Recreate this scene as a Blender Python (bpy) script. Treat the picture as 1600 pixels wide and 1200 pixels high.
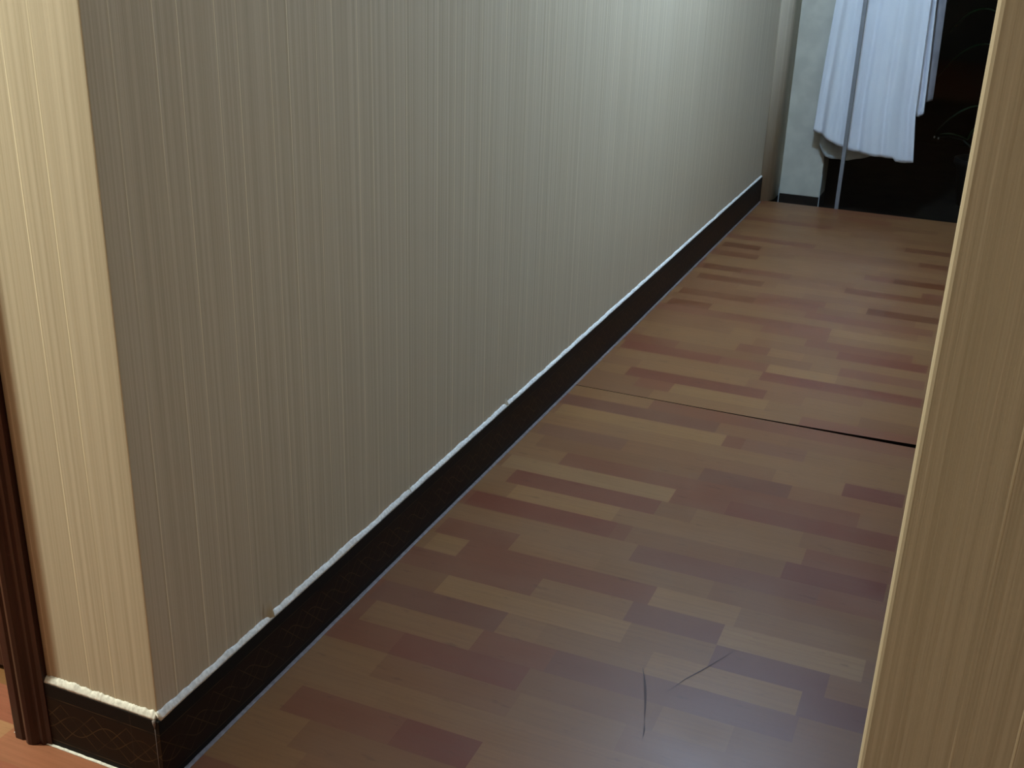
import bpy, bmesh, math, random
from mathutils import Vector
random.seed(7)
for o in list(bpy.data.objects): bpy.data.objects.remove(o)
SC = bpy.context.scene
COL = SC.collection
PI = math.pi

# ------------------------------------------------------------ camera, world, light, exposure
F_PX, RX, RY, RZ, CX, CY, CZ = [1765.854911, 1.17949, -0.029444, 0.403345, 0.992893, -1.063724, 1.238472]
cam = bpy.data.cameras.new('camera'); cam.sensor_width = 36; cam.lens = F_PX/1600*36
cam.clip_start = .02; cam.clip_end = 50
camo = bpy.data.objects.new('camera', cam); COL.objects.link(camo)
camo.location = (CX, CY, CZ); camo.rotation_mode = 'XYZ'; camo.rotation_euler = (RX, RY, RZ)
SC.camera = camo
SC.view_settings.view_transform = 'Standard'; SC.view_settings.look = 'None'
SC.view_settings.gamma = 1; SC.view_settings.use_curve_mapping = False
SC.view_settings.exposure = 0.0
w = bpy.data.worlds.new('night'); SC.world = w; w.use_nodes = True
w.node_tree.nodes['Background'].inputs[0].default_value = (.25, .3, .4, 1)
w.node_tree.nodes['Background'].inputs[1].default_value = .004
def light(name, kind, loc, power, color, size=.1, rot=(0, 0, 0)):
    l = bpy.data.lights.new(name, kind); l.energy = power; l.color = color
    if kind == 'AREA': l.shape = 'DISK'; l.size = size
    else: l.shadow_soft_size = size
    o = bpy.data.objects.new(name, l); COL.objects.link(o); o.location = loc; o.rotation_euler = rot
    return o
WARM = (-1.38, -.50, 1.74)     # lamp of the room the camera stands in, left of the corner
COOL = (.42, 2.50, 2.34)       # white ceiling lamp of the corridor
ROOM = (1.0, -2.0, 2.36)       # dim lamp behind the camera
light('warm_lamp_light', 'POINT', WARM, 176, (1.0, 1.02, .82), .07)
light('corridor_lamp_light', 'POINT', COOL, 132, (.50, .735, 1.06), .11)
light('room_lamp_light', 'AREA', ROOM, .5, (1.0, .80, .58), .5)

# ------------------------------------------------------------ helpers
class NT:
    def __init__(s, name):
        s.m = bpy.data.materials.new(name); s.m.use_nodes = True
        s.t = s.m.node_tree; s.p = s.t.nodes['Principled BSDF']
    def n(s, t, **k):
        x = s.t.nodes.new(t)
        for a, v in k.items(): setattr(x, a, v)
        return x
    def put(s, sock, v):
        if isinstance(v, bpy.types.NodeSocket): s.t.links.new(v, sock)
        else: sock.default_value = v
    def ma(s, op, *a):
        x = s.n('ShaderNodeMath', operation=op)
        for i, v in enumerate(a): s.put(x.inputs[i], v)
        return x.outputs[0]
    def pos(s):
        x = s.n('ShaderNodeSeparateXYZ'); g = s.n('ShaderNodeTexCoord')
        s.t.links.new(g.outputs['Object'], x.inputs[0]); return x.outputs
    def vec(s, a, b, c):
        x = s.n('ShaderNodeCombineXYZ')
        for i, v in enumerate((a, b, c)): s.put(x.inputs[i], v)
        return x.outputs[0]
    def noise(s, v, scale=1, detail=2, rough=.5):
        x = s.n('ShaderNodeTexNoise'); s.put(x.inputs['Vector'], v)
        x.inputs['Scale'].default_value = scale; x.inputs['Detail'].default_value = detail
        x.inputs['Roughness'].default_value = rough
        return x.outputs['Fac']
    def ramp(s, v, a, b):     # smooth 0..1 between a and b
        x = s.n('ShaderNodeMapRange', interpolation_type='SMOOTHSTEP'); s.put(x.inputs[0], v)
        x.inputs[1].default_value = a; x.inputs[2].default_value = b
        return x.outputs[0]
    def mix(s, f, a, b, mode='MIX'):
        x = s.n('ShaderNodeMix', data_type='RGBA', blend_type=mode)
        s.put(x.inputs[0], f)
        for i, v in ((6, a), (7, b)):
            if isinstance(v, tuple) and len(v) == 3: v = v+(1,)
            s.put(x.inputs[i], v)
        return x.outputs[2]
    def bump(s, h, dist, strength=1):
        x = s.n('ShaderNodeBump'); s.put(x.inputs['Height'], h)
        x.inputs['Distance'].default_value = dist; x.inputs['Strength'].default_value = strength
        s.t.links.new(x.outputs[0], s.p.inputs['Normal'])
    def set(s, col=None, rough=.5, metal=0, spec=.5, **k):
        if isinstance(col, tuple): s.p.inputs['Base Color'].default_value = col[:3]+(1,)
        elif col is not None: s.t.links.new(col, s.p.inputs['Base Color'])
        s.put(s.p.inputs['Roughness'], rough); s.p.inputs['Metallic'].default_value = metal
        s.p.inputs['Specular IOR Level'].default_value = spec
        for a, v in k.items(): s.p.inputs[a].default_value = v
        return s.m

def plain(name, col, rough=.6, metal=0, spec=.5, var=.12, sc=30, **k):
    t = NT(name); x = t.pos()
    n = t.noise(t.vec(x[0], x[1], x[2]), sc, 3)
    f = t.ramp(n, .3, .7)
    lo = tuple(c*(1-var) for c in col); hi = tuple(min(1, c*(1+var)) for c in col)
    return t.set(t.mix(f, lo, hi), rough, metal, spec, **k)

def wallpaper():
    t = NT('striped_wallpaper'); x = t.pos()
    u = t.ma('ADD', x[0], x[1]); z = x[2]
    wob = t.ma('MULTIPLY', t.ma('SUBTRACT', t.noise(t.vec(u, z, 0), 9, 2), .5), .0012)
    u = t.ma('ADD', u, wob)
    broad = t.noise(t.vec(t.ma('MULTIPLY', u, 120), t.ma('MULTIPLY', z, .25), 3), 1, 3, .65)
    fine = t.noise(t.vec(t.ma('MULTIPLY', u, 300), t.ma('MULTIPLY', z, 2.5), 0), 1, 2, .7)
    thin = t.ramp(t.noise(t.vec(t.ma('MULTIPLY', u, 210), t.ma('MULTIPLY', z, .6), 8), 1, 0), .64, .76)
    def line(off, wd):
        a = t.ma('ABSOLUTE', t.ma('SUBTRACT', t.ma('FRACT', t.ma('ADD', t.ma('DIVIDE', t.ma('SUBTRACT', u, off), .125), 20.5)), .5))
        return t.ma('SUBTRACT', 1, t.ramp(t.ma('MULTIPLY', a, .125), wd*.45, wd))
    lines = t.ma('MAXIMUM', line(0, .0013), line(.047, .0013))
    brk = t.ramp(t.noise(t.vec(t.ma('MULTIPLY', u, 40), t.ma('MULTIPLY', z, 2.0), 1), 1, 1), .25, .6)
    lines = t.ma('MULTIPLY', lines, brk)
    c = t.mix(t.ramp(broad, .28, .72), (.415, .352, .255), (.555, .485, .375))
    c = t.mix(t.ma('MULTIPLY', t.ramp(fine, .25, .75), .25), c, (.58, .51, .40))
    c = t.mix(t.ma('MULTIPLY', thin, .20), c, (.60, .52, .38))
    c = t.mix(t.ma('MULTIPLY', lines, .85), c, (.78, .69, .51))
    # glue-yellowed band where the paper meets the door casing
    st = t.ma('MULTIPLY', t.ma('SUBTRACT', 1, t.ramp(x[0], -.212, -.178)), t.ramp(x[0], -.30, -.29))
    st = t.ma('MULTIPLY', st, t.ma('SUBTRACT', 1, t.ramp(z, .5, 1.1)))
    st = t.ma('MULTIPLY', st, t.ramp(t.ma('MULTIPLY', x[1], -1), -.01, .0))
    c = t.mix(t.ma('MULTIPLY', st, .55), c, (.36, .22, .12))
    h = t.ma('ADD', t.ma('MULTIPLY', fine, .4), t.ma('MULTIPLY', lines, .5))
    t.bump(h, .0006, .6)
    return t.set(c, .62, 0, .3)

def skirting():
    t = NT('patterned_skirting_tile'); x = t.pos(); u = t.ma('ADD', x[0], x[1]); z = x[2]
    def tri(per, ph):
        f = t.ma('FRACT', t.ma('ADD', t.ma('DIVIDE', u, per), 40+ph))
        return t.ma('SUBTRACT', t.ma('MULTIPLY', t.ma('ABSOLUTE', t.ma('SUBTRACT', f, .5)), 4), 1)
    def sn(per, ph):
        return t.ma('SINE', t.ma('ADD', t.ma('MULTIPLY', u, 2*PI/per), ph))
    def ln(zc, wd):
        return t.ma('SUBTRACT', 1, t.ramp(t.ma('ABSOLUTE', t.ma('SUBTRACT', z, zc)), wd*.4, wd))
    L = [ln(.0955, .0012), ln(.0125, .0012)]
    for per, ph, amp, k in ((.128, 0, .033, 0), (.128, .5, .033, 0), (.128, .25, .018, 1), (.128, .25+PI, .018, 1)):
        c = tri(per, ph) if k == 0 else sn(per, ph)
        L.append(ln(t.ma('ADD', t.ma('MULTIPLY', c, amp), .054), .0014))
    m = L[0]
    for q in L[1:]: m = t.ma('MAXIMUM', m, q)
    fade = t.ramp(t.noise(t.vec(t.ma('MULTIPLY', u, 24), t.ma('MULTIPLY', z, 24), 0), 1, 2), .25, .6)
    m = t.ma('MULTIPLY', m, fade)
    inner = t.ma('MULTIPLY', t.ramp(z, .014, .017), t.ma('SUBTRACT', 1, t.ramp(z, .091, .094)))
    base = t.mix(inner, (.0065, .0060, .0058), (.0150, .0075, .0045))
    c = t.mix(t.ma('MULTIPLY', m, .7), base, (.085, .048, .022))
    jf = t.ma('ABSOLUTE', t.ma('SUBTRACT', t.ma('FRACT', t.ma('ADD', t.ma('DIVIDE', t.ma('SUBTRACT', u, .545), .6), 20.5)), .5))
    jm = t.ma('SUBTRACT', 1, t.ramp(t.ma('MULTIPLY', jf, .6), .0004, .0012))
    c = t.mix(t.ma('MULTIPLY', jm, .6), c, (.03, .02, .015))
    return t.set(c, .5, 0, .12)

def laminate():
    t = NT('laminate_strips'); x = t.pos()
    a = t.n('ShaderNodeAttribute', attribute_name='tone').outputs['Color']
    g = t.noise(t.vec(t.ma('MULTIPLY', x[0], 5), t.ma('MULTIPLY', x[1], 130), 0), 1, 4, .65)
    g2 = t.noise(t.vec(t.ma('MULTIPLY', x[0], 14), t.ma('MULTIPLY', x[1], 60), 4), 1, 3, .6)
    big = t.noise(t.vec(t.ma('MULTIPLY', x[0], 6), t.ma('MULTIPLY', x[1], 9), 7), 1, 2)
    c = t.mix(t.ma('MULTIPLY', t.ramp(g, .35, .75), .30), a, (.13, .055, .026), 'MIX')
    c = t.mix(t.ma('MULTIPLY', t.ramp(g2, .62, .74), .35), c, (.065, .024, .014))
    c = t.mix(t.ma('MULTIPLY', t.ramp(big, .35, .7), .18), c, (.21, .115, .058))
    t.bump(g, .0004, .35)
    r = t.ma('ADD', t.ma('MULTIPLY', big, .16), .29)
    return t.set(c, r, 0, .22)

def wood(name, lo, hi, rough=.28):
    t = NT(name); x = t.pos()
    g = t.noise(t.vec(t.ma('MULTIPLY', x[0], 70), t.ma('MULTIPLY', x[1], 70), t.ma('MULTIPLY', x[2], 4)), 1, 4, .6)
    return t.set(t.mix(t.ramp(g, .3, .7), lo, hi), rough, 0, .45)

def terry():
    t = NT('white_terry'); x = t.pos()
    n = t.noise(t.vec(x[0], x[1], x[2]), 420, 2); b = t.noise(t.vec(x[0], x[1], x[2]), 9, 2)
    t.bump(n, .0012, .5)
    return t.set(t.mix(b, (.85, .80, .88), (.93, .88, .95)), .9, 0, .1)

M_WALL = wallpaper(); M_SKIRT = skirting(); M_LAM = laminate()
M_CAULK = plain('white_caulk', (.74, .73, .70), .7, 0, .3, .15, 160)
M_FILM = plain('mauve_edge_bead', (.15, .122, .122), .55, 0, .4, .2, 90)
M_CASE = wood('dark_red_casing', (.018, .0045, .0035), (.042, .010, .007), .3)
M_DOOR = wood('red_brown_door', (.035, .008, .005), (.065, .017, .010), .4)
M_DARK = plain('dark_gap', (.010, .007, .005), .9, 0, .1)
M_CEIL = plain('bounce_dimmed_ceiling', (.42, .41, .38), .9)  # unseen ceiling, tone lowered to hold back bounced light
M_ROOM = plain('bounce_cutting_brown', (.16, .135, .10), .9)  # unseen room walls, colour darkened to cut bounce light
M_NIGHT = plain('night_dark_stone', (.012, .009, .006), .8, 0, .2, .5, 8)  # darkness of the night put into the near-black floor colour
M_NWALL = plain('night_dark_wall', (.008, .007, .005), .9, 0, .1, .5, 4)  # wall colour likewise blackened to stand for the unlit night
M_PIER = plain('grey_white_plaster', (.66, .58, .50), .8, 0, .2, .08, 14)
M_PLINTH = plain('black_brown_plinth', (.012, .007, .005), .5, 0, .3)
M_ALU = plain('dull_aluminium', (.20, .20, .21), .5, .2, .5, .05)
M_TERRY = terry()
M_LINING = plain('towel_inside', (.60, .60, .61), .95, 0, .1, .08, 20)
M_MAUVE = plain('mauve_grey_cloth', (.34, .30, .33), .9, 0, .1, .1, 20)
M_HANG = wood('hanger_wood', (.12, .06, .03), (.2, .11, .06), .4)
M_LEAF = plain('dark_green_leaf', (.010, .060, .014), .35, 0, .4, .3, 10)
M_STEM = plain('dark_stem', (.012, .016, .006), .6)
M_PALE = plain('pale_glint_and_trim', (.55, .55, .55), .5)  # pale tone for the glint dots and the pier's corner beads
M_POT = plain('black_pot', (.010, .009, .008), .5)
M_SOIL = plain('soil', (.010, .007, .004), .9)
M_HOUSE = plain('white_lamp_housing', (.75, .75, .73), .5)
def glow(name, col, s):
    t = NT(name); t.p.inputs['Emission Color'].default_value = col+(1,); t.p.inputs['Emission Strength'].default_value = s
    return t.set((.8, .8, .8), .6)
M_GLOWC = glow('cool_lamp_glow', (.8, .92, 1.0), 4); M_GLOWW = glow('warm_lamp_glow', (1, .75, .45), 4)
def glass():
    t = NT('clear_glass'); nt = t.t
    tr = t.n('ShaderNodeBsdfTransparent'); gl = t.n('ShaderNodeBsdfGlossy'); gl.inputs['Roughness'].default_value = .01
    tr.inputs[0].default_value = (.93, .95, .94, 1)
    lw = t.n('ShaderNodeLayerWeight'); lw.inputs[0].default_value = .5
    fr = t.ma('ADD', t.ma('MULTIPLY', t.ma('POWER', lw.outputs['Facing'], 5), .9), .012)
    mx = t.n('ShaderNodeMixShader'); nt.links.new(fr, mx.inputs[0])
    nt.links.new(tr.outputs[0], mx.inputs[1]); nt.links.new(gl.outputs[0], mx.inputs[2])
    nt.links.new(mx.outputs[0], nt.nodes['Material Output'].inputs['Surface'])
    return t.m
M_GLASS = glass()

def obj(name, bm, mats, parent=None, smooth=False, bevel=0, kind=None, label=None, cat=None, group=None):
    bmesh.ops.recalc_face_normals(bm, faces=bm.faces)
    me = bpy.data.meshes.new(name); bm.to_mesh(me); bm.free()
    for m in (mats if isinstance(mats, (list, tuple)) else [mats]): me.materials.append(m)
    if smooth:
        for f in me.polygons: f.use_smooth = True
    o = bpy.data.objects.new(name, me); COL.objects.link(o)
    if bevel:
        b = o.modifiers.new('bevel', 'BEVEL'); b.width = bevel; b.segments = 3; b.limit_method = 'ANGLE'
    if parent: o.parent = parent
    tag(o, kind, label, cat, group)
    return o
def tag(o, kind=None, label=None, cat=None, group=None):
    for k, v in (('kind', kind), ('label', label), ('category', cat), ('group', group)):
        if v: o[k] = v
def empty(name, loc=(0, 0, 0), **k):
    o = bpy.data.objects.new(name, None); COL.objects.link(o); o.location = loc; tag(o, **k); return o
def box(bm, x0, y0, z0, x1, y1, z1, mi=0):
    v = [bm.verts.new(p) for p in ((x0,y0,z0),(x1,y0,z0),(x1,y1,z0),(x0,y1,z0),(x0,y0,z1),(x1,y0,z1),(x1,y1,z1),(x0,y1,z1))]
    for f in ((0,3,2,1),(4,5,6,7),(0,1,5,4),(1,2,6,5),(2,3,7,6),(3,0,4,7)):
        bm.faces.new([v[i] for i in f]).material_index = mi
def boxes(*bs):
    bm = bmesh.new()
    for b in bs: box(bm, *b)
    return bm
def prism(pts, a, b, axis='z'):
    bm = bmesh.new()
    f = {'z': lambda p, t: (p[0], p[1], t), 'y': lambda p, t: (p[0], t, p[1]), 'x': lambda p, t: (t, p[0], p[1])}[axis]
    lo = [bm.verts.new(f(p, a)) for p in pts]; hi = [bm.verts.new(f(p, b)) for p in pts]
    n = len(pts)
    for i in range(n): bm.faces.new((lo[i], lo[(i+1) % n], hi[(i+1) % n], hi[i]))
    bm.faces.new(lo[::-1]); bm.faces.new(hi)
    return bm
def tube(bm, pts, rad, seg=10, mi=0):
    pts = [Vector(p) for p in pts]; rings = []
    for i, p in enumerate(pts):
        d = (pts[min(i+1, len(pts)-1)]-pts[max(i-1, 0)]).normalized()
        s = d.cross(Vector((0, 0, 1)) if abs(d.z) < .9 else Vector((1, 0, 0))).normalized(); u = s.cross(d)
        r = rad[i] if isinstance(rad, (list, tuple)) else rad
        rings.append([bm.verts.new(p+s*r*math.cos(2*PI*k/seg)+u*r*math.sin(2*PI*k/seg)) for k in range(seg)])
    for a, b in zip(rings, rings[1:]):
        for k in range(seg): bm.faces.new((a[k], a[(k+1) % seg], b[(k+1) % seg], b[k])).material_index = mi
    bm.faces.new(rings[0][::-1]); bm.faces.new(rings[-1])
def lathe(prof, c, seg=40):
    bm = bmesh.new(); rings = []
    for r, z in prof: rings.append([bm.verts.new((c[0]+r*math.cos(2*PI*k/seg), c[1]+r*math.sin(2*PI*k/seg), c[2]+z)) for k in range(seg)])
    for a, b in zip(rings, rings[1:]):
        for k in range(seg): bm.faces.new((a[k], a[(k+1) % seg], b[(k+1) % seg], b[k]))
    bm.faces.new(rings[0][::-1]); bm.faces.new(rings[-1])
    return bm

# ------------------------------------------------------------ setting: dimensions
H = 2.50; XR = .980; YR = -.18; YEND = 4.415; SEAM = 1.79; PITCH = .0715
XL, XRR, YB = -2.8, 2.6, -3.0

# ------------------------------------------------------------ floor (two sheets of laminate with a lifted gap between them)
TONE = {'L2': (.40,.28,.165), 'L1': (.37,.245,.13), 'L0': (.32,.20,.11), 'M': (.285,.165,.095), 'R1': (.265,.135,.082),
        'R2': (.235,.100,.066), 'R3': (.200,.074,.056), 'P1': (.265,.150,.105), 'P2': (.235,.122,.092), 'P3': (.220,.110,.10),
        'O2': (.215,.100,.050), 'O3': (.185,.080,.036), 'X1': (.34,.155,.10), 'X2': (.30,.115,.08), 'X3': (.40,.24,.14), 'X4': (.37,.19,.115)}  # X: redder room boards, also lightened to carry the lamp's light there
SEGS = [(0.613, 0.95, 1.734, 'R1'), (0.541, 0.699, 1.581, 'P1'), (0.813, 0.952, 1.48, 'R3'), (0.484, 0.699, 1.421, 'P2'), (0.374, 0.493, 1.346, 'P2'), (0.582, 0.956, 1.238, 'R2'), (0.072, 0.437, 1.17, 'R2'), (0.75, 0.955, 1.073, 'R3'), (0.446, 0.833, 0.934, 'P2'), (0.531, 0.671, 0.827, 'L1'), (0.685, 0.948, 0.747, 'L2'), (0.503, 0.686, 0.751, 'P2'), (0.687, 0.894, 0.674, 'P3'), (0.586, 0.851, 0.585, 'L1'), (0.857, 0.968, 0.593, 'P3'), (0.608, 0.864, 0.515, 'P2'), (0.646, 0.769, 0.441, 'L0'), (0.029, 0.413, 1.241, 'L2'), (0.105, 0.293, 1.106, 'L1'), (0.031, 0.377, 1.012, 'R2'), (0.022, 0.4, 0.947, 'L0'), (0.028, 0.201, 0.865, 'R1'), (0.037, 0.112, 0.789, 'L1'), (0.113, 0.471, 0.793, 'R1'), (0.133, 0.475, 0.714, 'L1'), (0.027, 0.296, 0.617, 'P2'), (0.047, 0.277, 0.56, 'L0'), (0.148, 0.4, 0.447, 'R2'), (0.412, 0.603, 0.426, 'L0'), (0.424, 0.574, 0.523, 'P2'), (0.199, 0.431, 0.289, 'L0'), (0.266, 0.404, 0.224, 'R2'), (0.018, 0.456, 1.685, 'P2'), (0.031, 0.49, 1.593, 'L1'), (0.035, 0.266, 1.497, 'P1'), (0.151, 0.497, 1.335, 'R1'), (0.115, 0.525, 1.991, 'R2'), (0.164, 0.271, 1.895, 'R1'), (0.269, 0.544, 1.923, 'L1'), (0.036, 0.466, 2.084, 'L0'), (0.029, 0.343, 2.197, 'R2'), (0.365, 0.465, 2.322, 'R1'), (0.056, 0.305, 2.353, 'L0'), (0.04, 0.189, 2.65, 'O2'), (0.189, 0.4, 2.642, 'R1'), (0.043, 0.314, 2.846, 'O2'), (0.054, 0.301, 3.009, 'O2'), (0.744, 0.93, 3.362, 'O3'), (0.591, 0.928, 3.108, 'O2'), (0.696, 0.933, 2.911, 'O3'), (0.4, 0.616, 2.549, 'R1'), (0.613, 0.94, 2.615, 'L1'), (0.666, 0.935, 2.433, 'R2'), (0.692, 0.931, 2.248, 'R1'), (0.484, 0.94, 2.079, 'R2'), (0.489, 0.693, 2.197, 'L1'), (0.033, 0.189, 3.552, 'O3'), (0.052, 0.209, 3.392, 'O2'), (0.042, 0.189, 3.188, 'O2'), (0.74, 0.917, 3.818, 'O2'), (0.811, 0.921, 3.642, 'O2')]
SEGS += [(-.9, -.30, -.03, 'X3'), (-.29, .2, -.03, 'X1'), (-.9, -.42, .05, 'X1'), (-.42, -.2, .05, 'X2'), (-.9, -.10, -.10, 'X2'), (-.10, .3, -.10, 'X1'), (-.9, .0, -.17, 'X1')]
def row_of(y): return math.floor((y-SEAM)/PITCH)
TABLE = {}
for s in SEGS: TABLE.setdefault(row_of(s[2]), []).append(s)
def floor_sheet(name, r0, r1, xr_of, edge=None):
    bm = bmesh.new(); lay = bm.loops.layers.float_color.new('tone')
    for r in range(r0, r1):
        y0, y1 = SEAM+r*PITCH, SEAM+(r+1)*PITCH
        x0, x1 = xr_of((y0+y1)/2)
        rnd = random.Random(r*31+5)
        cuts = []; x = x0-rnd.uniform(0, .3)
        while x < x1:
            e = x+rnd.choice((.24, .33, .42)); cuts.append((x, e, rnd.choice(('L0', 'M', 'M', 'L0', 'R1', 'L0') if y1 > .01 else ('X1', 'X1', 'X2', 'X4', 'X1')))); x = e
        for s in TABLE.get(r, []):
            new = []
            for a, b, t in cuts:
                if b <= s[0] or a >= s[1]: new.append((a, b, t)); continue
                if a < s[0]: new.append((a, s[0], t))
                if b > s[1]: new.append((s[1], b, t))
            new.append((s[0], s[1], s[3])); cuts = sorted(c for c in new if c[1]-c[0] > .07 or c[2][0] != 'L')
        cuts = [(a, (cuts[i+1][0] if i+1 < len(cuts) else max(b, x1)), t) for i, (a, b, t) in enumerate(cuts)]
        if cuts and cuts[0][0] > x0: cuts[0] = (x0,)+cuts[0][1:]
        for a, b, t in cuts:
            a, b = max(a, x0), min(b, x1)
            if b-a < .002: continue
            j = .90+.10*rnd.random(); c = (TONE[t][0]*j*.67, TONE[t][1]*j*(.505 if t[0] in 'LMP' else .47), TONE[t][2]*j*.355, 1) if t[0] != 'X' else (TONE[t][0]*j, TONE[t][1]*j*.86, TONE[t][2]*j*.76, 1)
            n = max(1, int((b-a)/.1))
            for i in range(n):
                p, q = a+(b-a)*i/n, a+(b-a)*(i+1)/n
                ya0 = ya1 = y0; za0 = za1 = 0
                if edge and r == r0:
                    ya0, za0 = edge(p); ya1, za1 = edge(q)
                f = bm.faces.new([bm.verts.new(v) for v in ((p, ya0, za0), (q, ya1, za1), (q, y1, 0), (p, y1, 0))])
                for l in f.loops: l[lay] = c
                if edge and r == r0:    # the sheet's own 9 mm edge
                    f = bm.faces.new([bm.verts.new(v) for v in ((p, ya0, za0-.009), (q, ya1, za1-.009), (q, ya1, za1), (p, ya0, za0))])
                    f.material_index = 1
    bmesh.ops.remove_doubles(bm, verts=bm.verts, dist=.0001)
    return bm
def scratch(bm, pts, wd):
    lay = bm.loops.layers.float_color['tone']
    P = [Vector((x, y, .0004)) for x, y in pts]; L = []
    for i, p in enumerate(P):
        d = (P[min(i+1, len(P)-1)]-P[max(i-1, 0)]).normalized(); s = Vector((-d.y, d.x, 0))*wd*(math.sin(PI*i/(len(P)-1))*.9+.1)
        L.append((bm.verts.new(p+s), bm.verts.new(p-s)))
    for a, b in zip(L, L[1:]): bm.faces.new((a[0], a[1], b[1], b[0])).material_index = 2
M_SCR = plain('scuff_mark', (.075, .040, .030), .6, 0, .3)
def xr_near(y):
    if y < 0: return XL, XRR
    if y < 1.0: return -1.25, XR+.02
    return -.005, XR+.02
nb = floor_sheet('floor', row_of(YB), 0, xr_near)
scratch(nb, [(.582,.590), (.592,.567), (.602,.540), (.611,.512), (.620,.480), (.628,.45)], .0022)
scratch(nb, [(.640,.545-.005), (.660,.590), (.682,.631), (.700,.668), (.722,.714)], .0013)
scratch(nb, [(.628,.45), (.634,.43), (.638,.405)], .0015)
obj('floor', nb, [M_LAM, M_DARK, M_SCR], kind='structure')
def lifted(x):
    t = max(0, min(1, (x-.02)/(XR-.02)))
    return SEAM+.0018+.0022*t+.0165*t**4, .0004+.0020*t**2
fb = floor_sheet('floor', 0, row_of(YEND)+1, lambda y: (-.005, XR+.02), lifted)
obj('floor', fb, [M_LAM, M_DARK, M_SCR], kind='structure')
obj('trim_1', boxes((-.02, 1.72, -.03, XR+.04, 1.86, -.0105)), M_DARK, kind='structure')     # dark bed seen through the gap
obj('trim_2', boxes((-.01, YEND+.02, -.081, XR+.02, YEND+.045, -.006)), M_DARK, kind='structure') # step down to the balcony

# ------------------------------------------------------------ walls
def wallmesh(pts, y=None): return prism(pts, 0, H)
# left corridor wall with its short end face turning towards the door
obj('wall_left', prism([(0, 0), (0, YEND), (-.12, YEND), (-.12, .12), (-.213, .12), (-.213, 0)], 0, H), M_WALL, bevel=.002, kind='structure')
obj('wall_front', prism([(-1.25, 0), (-1.25, .12), (XL, .12), (XL, 0)], 0, H), M_WALL, kind='structure')
obj('wall_lintel', boxes((-1.25, 0, 2.08, -.213, .12, H)), M_WALL, kind='structure')
# jamb at the corridor end, its foot cut back
obj('wall_end', prism([(0, YEND+.001), (.018, YEND+.004), (.034, YEND+.013), (.048, YEND+.030), (.056, YEND+.052), (.060, YEND+.085), (.060, 4.62), (-.12, 4.62), (-.12, YEND+.001)], 0, 2.6), M_WALL, smooth=True, kind='structure')
# right wall: a thick corner the camera looks past
obj('wall_right', prism([(XR, YR), (XRR, YR), (XRR, .12), (XR+.12, .12), (XR+.12, YEND+.08), (XR, YEND+.08)], 0, H), M_WALL, bevel=.005, kind='structure')
obj('wall_room_left', boxes((XL-.1, YB, 0, XL, .12, H)), M_ROOM, kind='structure')
obj('wall_room_right', boxes((XRR, YB, 0, XRR+.1, .12, H)), M_ROOM, kind='structure')
obj('wall_back', boxes((XL-.1, YB-.1, 0, XRR+.1, YB, H)), M_ROOM, kind='structure')
obj('ceiling', boxes((XL-.1, YB-.1, H, XRR+.1, YEND+.08, H+.08)), M_CEIL, kind='structure')
# torn wallpaper tips above the skirting
def flap(y, z, h, out):
    bm = bmesh.new(); n = 6
    g = [[bm.verts.new((.0006+out*(i/n)**2*(1-j/n)**1.3, y-.010+.020*i/n-.004*(1-j/n), z+h*j/n)) for j in range(n+1)] for i in range(n+1)]
    for i in range(n):
        for j in range(n): bm.faces.new((g[i][j], g[i+1][j], g[i+1][j+1], g[i][j+1]))
    return bm
wl = bpy.data.objects['wall_left']
for y, z, h, out in ((.285, .124, .034, .010), (1.30, .124, .016, .009), (.789, .124, .012, .006)):
    o = obj('paper_flap', flap(y, z, h, out), M_WALL, wl, smooth=True)

# ------------------------------------------------------------ skirting, caulk, fillers
def skirt(x0, y0, x1, y1):
    return boxes((x0, y0, 0, x1, y1, .12))
bl = obj('baseboard_left', skirt(0, -.008, .008, YEND-.002), M_SKIRT, bevel=.0007, kind='structure')
bf = obj('baseboard_front', skirt(-.213, -.008, -.0002, 0), M_SKIRT, bevel=.0007, kind='structure')
br = obj('baseboard_right', skirt(XR-.008, YR, XR, YEND), M_SKIRT, kind='structure')
obj('baseboard_room', skirt(XR-.008, YR-.008, XRR, YR), M_SKIRT, kind='structure')
def bead(p0, p1, out, zb, hgt, dep, seed, step=.004, taper=None):
    """ragged filler bead from p0 to p1 (xy), standing on zb, leaning on the wall"""
    rnd = random.Random(seed); p0 = Vector(p0); p1 = Vector(p1); L = (p1-p0).length; n = int(L/step)
    o = Vector(out); bm = bmesh.new(); rings = []; a = rnd.random(); b = rnd.random()
    for i in range(n+1):
        a = a*.7+rnd.random()*.3; b = b*.92+rnd.random()*.08
        k = taper(i/n) if taper else 1
        h = hgt*k*(.40+.95*a+.35*b); d = dep*(.75+.5*b)
        p = p0+(p1-p0)*i/n
        prof = ((0, 0), (d, 0), (d*.85, h*.35), (d*.45, h*.8), (.0004, h), (0, h))
        rings.append([bm.verts.new((p.x+o.x*s, p.y+o.y*s, zb+t)) for s, t in prof])
    for r, q in zip(rings, rings[1:]):
        for k in range(6): bm.faces.new((r[k], r[(k+1) % 6], q[(k+1) % 6], q[k]))
    bm.faces.new(rings[0]); bm.faces.new(rings[-1][::-1])
    return bm
obj('trim_3', bead((-.213, 0), (.0, 0), (0, -1), .1195, .0105, .0072, 3, .002), M_CAULK, smooth=True, kind='structure')
obj('trim_4', bead((0, -.003), (0, YEND-.003), (1, 0), .1195, .0095, .0072, 5, .006, lambda t: 1-.25*t), M_CAULK, smooth=True, kind='structure')
obj('trim_5', bead((-.290, -.0085), (-.02, -.0085), (0, -1), 0, .0028, .0035, 9, .003), M_CAULK, smooth=True, kind='structure')
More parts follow.
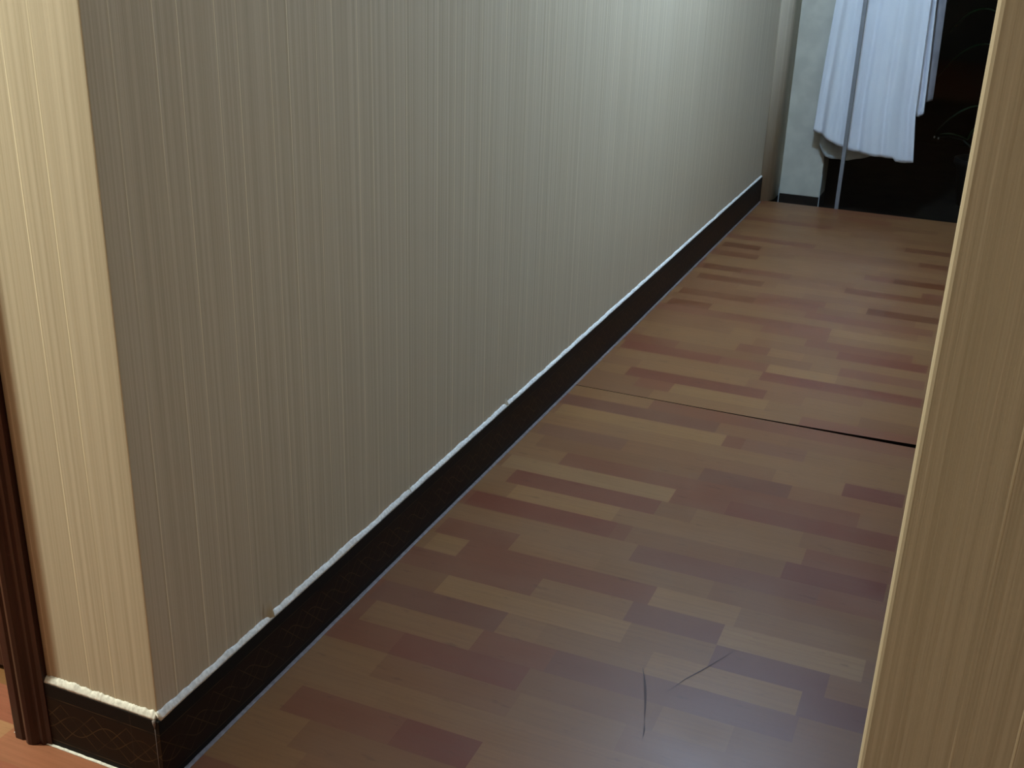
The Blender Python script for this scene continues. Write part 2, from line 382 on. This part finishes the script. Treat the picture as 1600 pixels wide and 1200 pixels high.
obj('trim_6', bead((.0083, .02), (.0083, YEND-.01), (1, 0), 0, .0013, .0075, 11, .006), M_FILM, smooth=True, kind='structure')  # low dull mauve bead along the skirting foot
# caulk run down the mitre of the two tiles
bm = bmesh.new(); tube(bm, [(-.0002, -.0084, .121), (.0002, -.0084, .115), (.0002, -.0083, .110), (0, -.0083, .106)], [.003, .0026, .0014, .0004], 8)
tube(bm, [(0, -.0079, .106), (0, -.0079, .05), (0, -.0079, .0)], [.0007, .0006, .0007], 6)
obj('trim_7', bm, M_FILM, smooth=True, kind='structure')

# ------------------------------------------------------------ door on the left: moulded casing and leaf
prof = [(-.213, -.0095), (-.213, 0), (-.290, .0), (-.290, .10), (-.305, .10), (-.305, .0)]
prof = [(-.2125, .0), (-.2125, -.0095), (-.2215, -.0105), (-.2255, -.0145), (-.2325, -.0145), (-.2355, -.0185), (-.2410, -.0225), (-.2480, -.0240),
        (-.2540, -.0220), (-.2570, -.0175), (-.2600, -.0170), (-.2640, -.0200), (-.2780, -.0200), (-.2820, -.0170), (-.2840, -.012), (-.2840, .12), (-.2200, .12), (-.2200, .0)]
door = obj('door_1', boxes((-1.15, .100, .012, -.288, .140, 2.04)), M_DOOR, kind='structure', bevel=.002)
obj('moulding', boxes((-.52, .094, .18, -.40, .100, .90), (-.52, .094, 1.02, -.40, .100, 1.9)), M_DOOR, door, bevel=.004)
obj('handle', boxes((-1.09, .04, .98, -1.07, .10, 1.0), (-1.09, .04, .98, -.98, .055, 1.0)), M_ALU, door, bevel=.004)
obj('trim_8', prism(prof, 0, 2.12), M_CASE, kind='structure', bevel=.0006)
obj('trim_9', prism([(-2*.7175-x, y) for x, y in prof], 0, 2.12), M_CASE, kind='structure')
obj('trim_10', boxes((-1.235, -.02, 2.045, -.200, .0, 2.12)), M_CASE, kind='structure', bevel=.003)

# ------------------------------------------------------------ beyond the corridor: glass door, pier, dark balcony
BZ = -.08
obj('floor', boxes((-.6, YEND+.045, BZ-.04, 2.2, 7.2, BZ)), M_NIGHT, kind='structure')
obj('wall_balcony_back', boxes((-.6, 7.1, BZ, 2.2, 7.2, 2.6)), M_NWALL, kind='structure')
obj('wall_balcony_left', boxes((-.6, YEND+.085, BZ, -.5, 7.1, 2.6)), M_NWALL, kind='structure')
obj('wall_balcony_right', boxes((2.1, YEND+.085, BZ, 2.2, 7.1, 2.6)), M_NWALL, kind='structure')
pier = obj('wall_pier', boxes((-.50, 4.62, .004, .258, 4.80, 2.6)), M_PIER, kind='structure', bevel=.003)
obj('baseboard_pier', boxes((-.50, 4.617, BZ, .260, 4.80, .004)), M_PLINTH, kind='structure')
obj('corner_bead', boxes((.060, 4.606, BZ, .0635, 4.619, .035), (.2575, 4.609, BZ, .2610, 4.618, .12)), M_PALE, pier)
DG = YEND+.030
gd = empty('door_2', (.5, DG, 0), kind='structure')
def child(o, p): o.parent = p; o.matrix_parent_inverse = p.matrix_world.inverted(); o.location = o.location-p.location; return o
def gpart(n, b, m, lab=None):
    o = obj(n, b, m, gd, bevel=.001); o.location = (-.5, -DG, 0)
    if lab: o['label'] = lab
    return o
gpart('stile', boxes((.359, DG-.011, -.001, .376, DG+.011, 2.2)), M_ALU, 'narrow dull metal stile in front of the hanging robe')
gpart('top_rail', boxes((.060, DG-.011, 2.2, XR, DG+.011, 2.25)), M_ALU)
gpart('pane', boxes((.062, DG-.002, .0, .359, DG+.002, 2.2)), M_GLASS)
gpart('pane', boxes((.376, DG-.002, .0, XR-.001, DG+.002, 2.2)), M_GLASS)

# ------------------------------------------------------------ clothes on the rail
def interp(tab, t):
    for (a, u), (b, v) in zip(tab, tab[1:]):
        if t <= b: k = (t-a)/(b-a) if b > a else 0; return u+(v-u)*k
    return tab[-1][1]
def cloth(left, right, hem, top, yc, depth, folds, nu=90, nv=70, thick=.005, seed=1, bulge=.0):
    """left/right: (z, x) tables; hem: (u, z); top: (u, z)"""
    rnd = random.Random(seed); ph = [rnd.uniform(0, 6.28) for _ in folds]
    bm = bmesh.new(); G = []
    for j in range(nv+1):
        row = []
        for i in range(nu+1):
            u = i/nu; zt = interp(top, u); zb = interp(hem, u); z = zt+(zb-zt)*j/nv
            xl, xr = interp(left, z), interp(right, z); v = j/nv
            x = xl+(xr-xl)*u; y = yc-bulge*math.sin(PI*u)
            for (fr, am, dr), p in zip(folds, ph): y += am*depth*math.sin(2*PI*fr*u+p+dr*v)*(.15+.85*v)
            row.append(bm.verts.new((x, y, z)))
        G.append(row)
    for a, b in zip(G, G[1:]):
        for i in range(nu): bm.faces.new((a[i], a[i+1], b[i+1], b[i]))
    return bm
def solid(o, t):
    m = o.modifiers.new('solidify', 'SOLIDIFY'); m.thickness = t; m.offset = 0; return o
RZ_ = 1.66
obj('hanging_rail', (lambda b: (tube(b, [(-.49, 4.56, RZ_), (.5, 4.56, RZ_), (2.09, 4.56, RZ_)], .012, 14), b)[1])(bmesh.new()), M_ALU, smooth=True,
    label='metal clothes rail behind the glass door, above the white robe', cat='rail')
def hanger(xc, yc, ztop, half, drop):
    bm = bmesh.new()
    tube(bm, [(xc-half, yc, ztop-drop), (xc-half*.5, yc, ztop-drop*.45), (xc-.03, yc, ztop), (xc+.03, yc, ztop), (xc+half*.5, yc, ztop-drop*.45), (xc+half, yc, ztop-drop)], .009, 8)
    r = .0155; zc = RZ_
    pts = [(xc, yc, ztop), (xc, yc, RZ_-.05)]+[(xc, yc+r*math.sin(a)*1.0, zc-r*math.cos(a)) for a in [PI*k/8 for k in range(0, 13)]]
    tube(bm, pts, .002, 8)
    return bm
rb = empty('bathrobe', (.44, 4.54, .2), label='white terry bathrobe hanging behind the narrow metal stile', cat='bathrobe')
def rpart(n, b, m, root, t=.006, **k):
    o = obj(n, b, m, root, smooth=True, **k); o.location = tuple(-c for c in root.location)
    if t: solid(o, t)
    return o
lf = [(.20, .198), (.34, .201), (.65, .213), (.94, .228), (1.20, .245), (1.36, .262), (1.46, .33), (1.56, .42)]
rt = [(.20, .677), (.24, .675), (.45, .652), (.95, .640), (1.20, .622), (1.36, .612), (1.46, .56), (1.56, .48)]
topp = [(0, 1.40), (.22, 1.50), (.42, 1.54), (.58, 1.54), (.78, 1.50), (1, 1.40)]
hemf = [(0, .340), (.10, .326), (.25, .288), (.42, .263), (.55, .256), (.70, .252), (.81, .251), (.83, .236), (.92, .230), (1, .240)]
FO = [(2.1, .9, .6), (4.7, .55, -.8), (8.3, .28, .5), (13, .12, 0)]
rpart('front_panel', cloth(lf, rt, hemf, topp, 4.520, .013, FO, seed=4, bulge=.012), M_TERRY, rb)
lb = [(.20, .250), (.275, .230), (.65, .238), (1.36, .28), (1.46, .34), (1.56, .42)]
rbk = [(.20, .60), (.45, .62), (.95, .62), (1.36, .60), (1.46, .55), (1.56, .48)]
hemb = [(0, .262), (.04, .222), (.12, .210), (.35, .206), (.6, .232), (.8, .262), (1, .28)]
rpart('back_panel', cloth(lb, rbk, hemb, topp, 4.580, .008, FO, seed=9), M_LINING, rb)
ls = [(.44, .640), (.95, .615), (1.45, .55)]; rs = [(.44, .684), (.60, .678), (.95, .660), (1.30, .645), (1.45, .60)]
rpart('sleeve', cloth(ls, rs, [(0, .445), (.5, .441), (1, .458)], [(0, 1.45), (1, 1.40)], 4.566, .006, [(1, 1, .5), (2.3, .5, 1)], nu=24, seed=5, bulge=-.006), M_TERRY, rb, t=.016)
ls2 = [(.5, .250), (.95, .262), (1.45, .34)]; rs2 = [(.5, .33), (.95, .34), (1.45, .42)]
rpart('sleeve', cloth(ls2, rs2, [(0, .47), (1, .45)], [(0, 1.39), (1, 1.45)], 4.552, .005, [(1, 1, .5)], nu=24, seed=6), M_TERRY, rb, t=.012)
hg = obj('clothes_hanger', hanger(.45, 4.56, 1.545, .17, .09), M_HANG, smooth=True, label='wooden hanger on the rail carrying the white bathrobe', cat='hanger')
gm = empty('mauve_garment', (.55, 4.62, .5), label='greyish mauve garment hanging behind the right side of the white robe', cat='garment')
lm = [(.50, .50), (1.45, .50)]; rm = [(.50, .708), (.60, .706), (.95, .697), (1.25, .69), (1.38, .66), (1.46, .60)]
rpart('body', cloth(lm, rm, [(0, .50), (.75, .500), (.90, .506), (1, .514)], [(0, 1.44), (.3, 1.46), (.7, 1.44), (1, 1.38)], 4.622, .008, [(1.5, 1, .5), (3.6, .7, -1)], seed=12), M_MAUVE, gm)
rpart('shoulder', cloth([(1.3, .46), (1.5, .50)], [(1.3, .66), (1.5, .60)], [(0, 1.40), (1, 1.38)], [(0, 1.46), (.5, 1.49), (1, 1.44)], 4.640, .003, [(1.5, 1, .5)], nu=20, nv=8, seed=13), M_MAUVE, gm)
obj('clothes_hanger', hanger(.56, 4.60, 1.46, .12, .06), M_HANG, smooth=True, label='wooden hanger on the rail carrying the mauve garment', cat='hanger')

# ------------------------------------------------------------ potted plant in the dark
pl = empty('potted_plant', (.98, 5.25, BZ), label='dark leafy potted plant in the unlit space right of the robe', cat='plant')
pot = lathe([(.10, 0), (.135, .20), (.15, .215), (.15, .24), (.13, .24), (.125, .21)], (0, 0, 0))
po = obj('pot', pot, M_POT, pl, smooth=True)
obj('soil', lathe([(.124, .195), (.05, .205), (.001, .205)], (0, 0, 0)), M_SOIL, pl, smooth=True)
bm = bmesh.new()
tube(bm, [(0, 0, .2), (-.02, .01, .5), (-.05, 0, .8), (-.07, .01, 1.1)], [.012, .010, .008, .005], 8)
tube(bm, [(0, 0, .2), (-.05, -.02, .28), (-.12, -.08, .34)], [.008, .006, .004], 8)
obj('stem', bm, M_STEM, pl, smooth=True)
def leaf(base, tip, rise, wd):
    base, tip = Vector(base), Vector(tip); bm = bmesh.new(); n = 14; R = []
    d = (tip-base); s = Vector((-d.y, d.x, 0)).normalized() if d.xy.length > 1e-4 else Vector((1, 0, 0))
    for i in range(n+1):
        t = i/n; p = base+d*t+Vector((0, 0, rise*4*t*(1-t))); wv = wd*math.sin(PI*min(1, t*.93+.05))**.8
        R.append([bm.verts.new(p-s*wv+Vector((0, 0, wv*.35))), bm.verts.new(p), bm.verts.new(p+s*wv+Vector((0, 0, wv*.35)))])
    for a, b in zip(R, R[1:]):
        for k in range(2): bm.faces.new((a[k], a[k+1], b[k+1], b[k]))
    return bm
LV = [((-.10,-.06,.34),(-.235,-.17,.372),.012,.014), ((-.10,-.06,.34),(-.02,-.24,.39),.05,.014), ((-.07,.01,1.1),(-.34,-.13,.955),.05,.017), ((-.07,.01,1.1),(-.05,-.3,.98),.06,.017),
      ((-.05,0,.8),(-.30,.1,.62),.06,.016), ((-.05,0,.8),(.2,-.1,.7),.06,.016), ((-.02,.01,.5),(-.26,-.02,.36),.05,.016), ((-.02,.01,.5),(.2,.1,.42),.06,.015),
      ((-.06,0,.95),(.22,.05,.86),.06,.016), ((-.06,0,.95),(-.28,.12,.84),.06,.016), ((-.07,.01,1.1),(.15,.1,1.15),.08,.016), ((-.07,.01,1.1),(-.1,.02,1.4),.02,.016)]
for b, t, r, wd in LV:
    o = obj('leaf', leaf(b, t, r, wd), M_LEAF, pl, smooth=True); solid(o, .0012)
for p in ((-.255, -.20, .362), (-.235, -.205, .358)):
    bm = bmesh.new(); bmesh.ops.create_icosphere(bm, subdivisions=2, radius=.0055)
    for v in bm.verts: v.co = Vector((v.co.x*.8, v.co.y, v.co.z*1.2))+Vector(p)
    obj('glint_dot', bm, M_PALE, pl, smooth=True)  # pale dots, placed and coloured to stand for tiny glints
bm = bmesh.new(); tube(bm, [(-.12, -.08, .34), (-.19, -.15, .362), (-.255, -.20, .36)], [.003, .002, .001], 6); tube(bm, [(-.21, -.165, .362), (-.235, -.205, .358)], .001, 6)
obj('twig', bm, M_STEM, pl, smooth=True)

# ------------------------------------------------------------ lamps (above the frame)
def ceiling_lamp(x, y, r, glowm, label):
    t = empty('ceiling_light', (x, y, 2.5), label=label, cat='lamp')
    obj('housing', lathe([(r*1.08, 0), (r*1.08, -.035), (r*1.0, -.045), (r*.98, -.03)], (0, 0, 0)), M_HOUSE, t, smooth=False)
    obj('diffuser', lathe([(r*.97, -.031), (r*.95, -.052), (r*.6, -.062), (.001, -.064)], (0, 0, 0)), glowm, t, smooth=True)
ceiling_lamp(COOL[0], COOL[1], .14, M_GLOWC, 'round white ceiling lamp giving cool light over the corridor')
ceiling_lamp(ROOM[0], ROOM[1], .26, M_GLOWW, 'round warm ceiling lamp over the near room')
t = empty('pendant_lamp', (WARM[0], WARM[1], 2.5), label='warm pendant bulb hanging left of the wall corner', cat='lamp')
bm = bmesh.new(); tube(bm, [(0, 0, 0), (0, 0, -.60)], .004, 8); obj('cord', bm, M_POT, t)
obj('socket', lathe([(.018, -.60), (.018, -.63), (.014, -.635)], (0, 0, 0), 20), M_POT, t)
SC.render.film_transparent = False
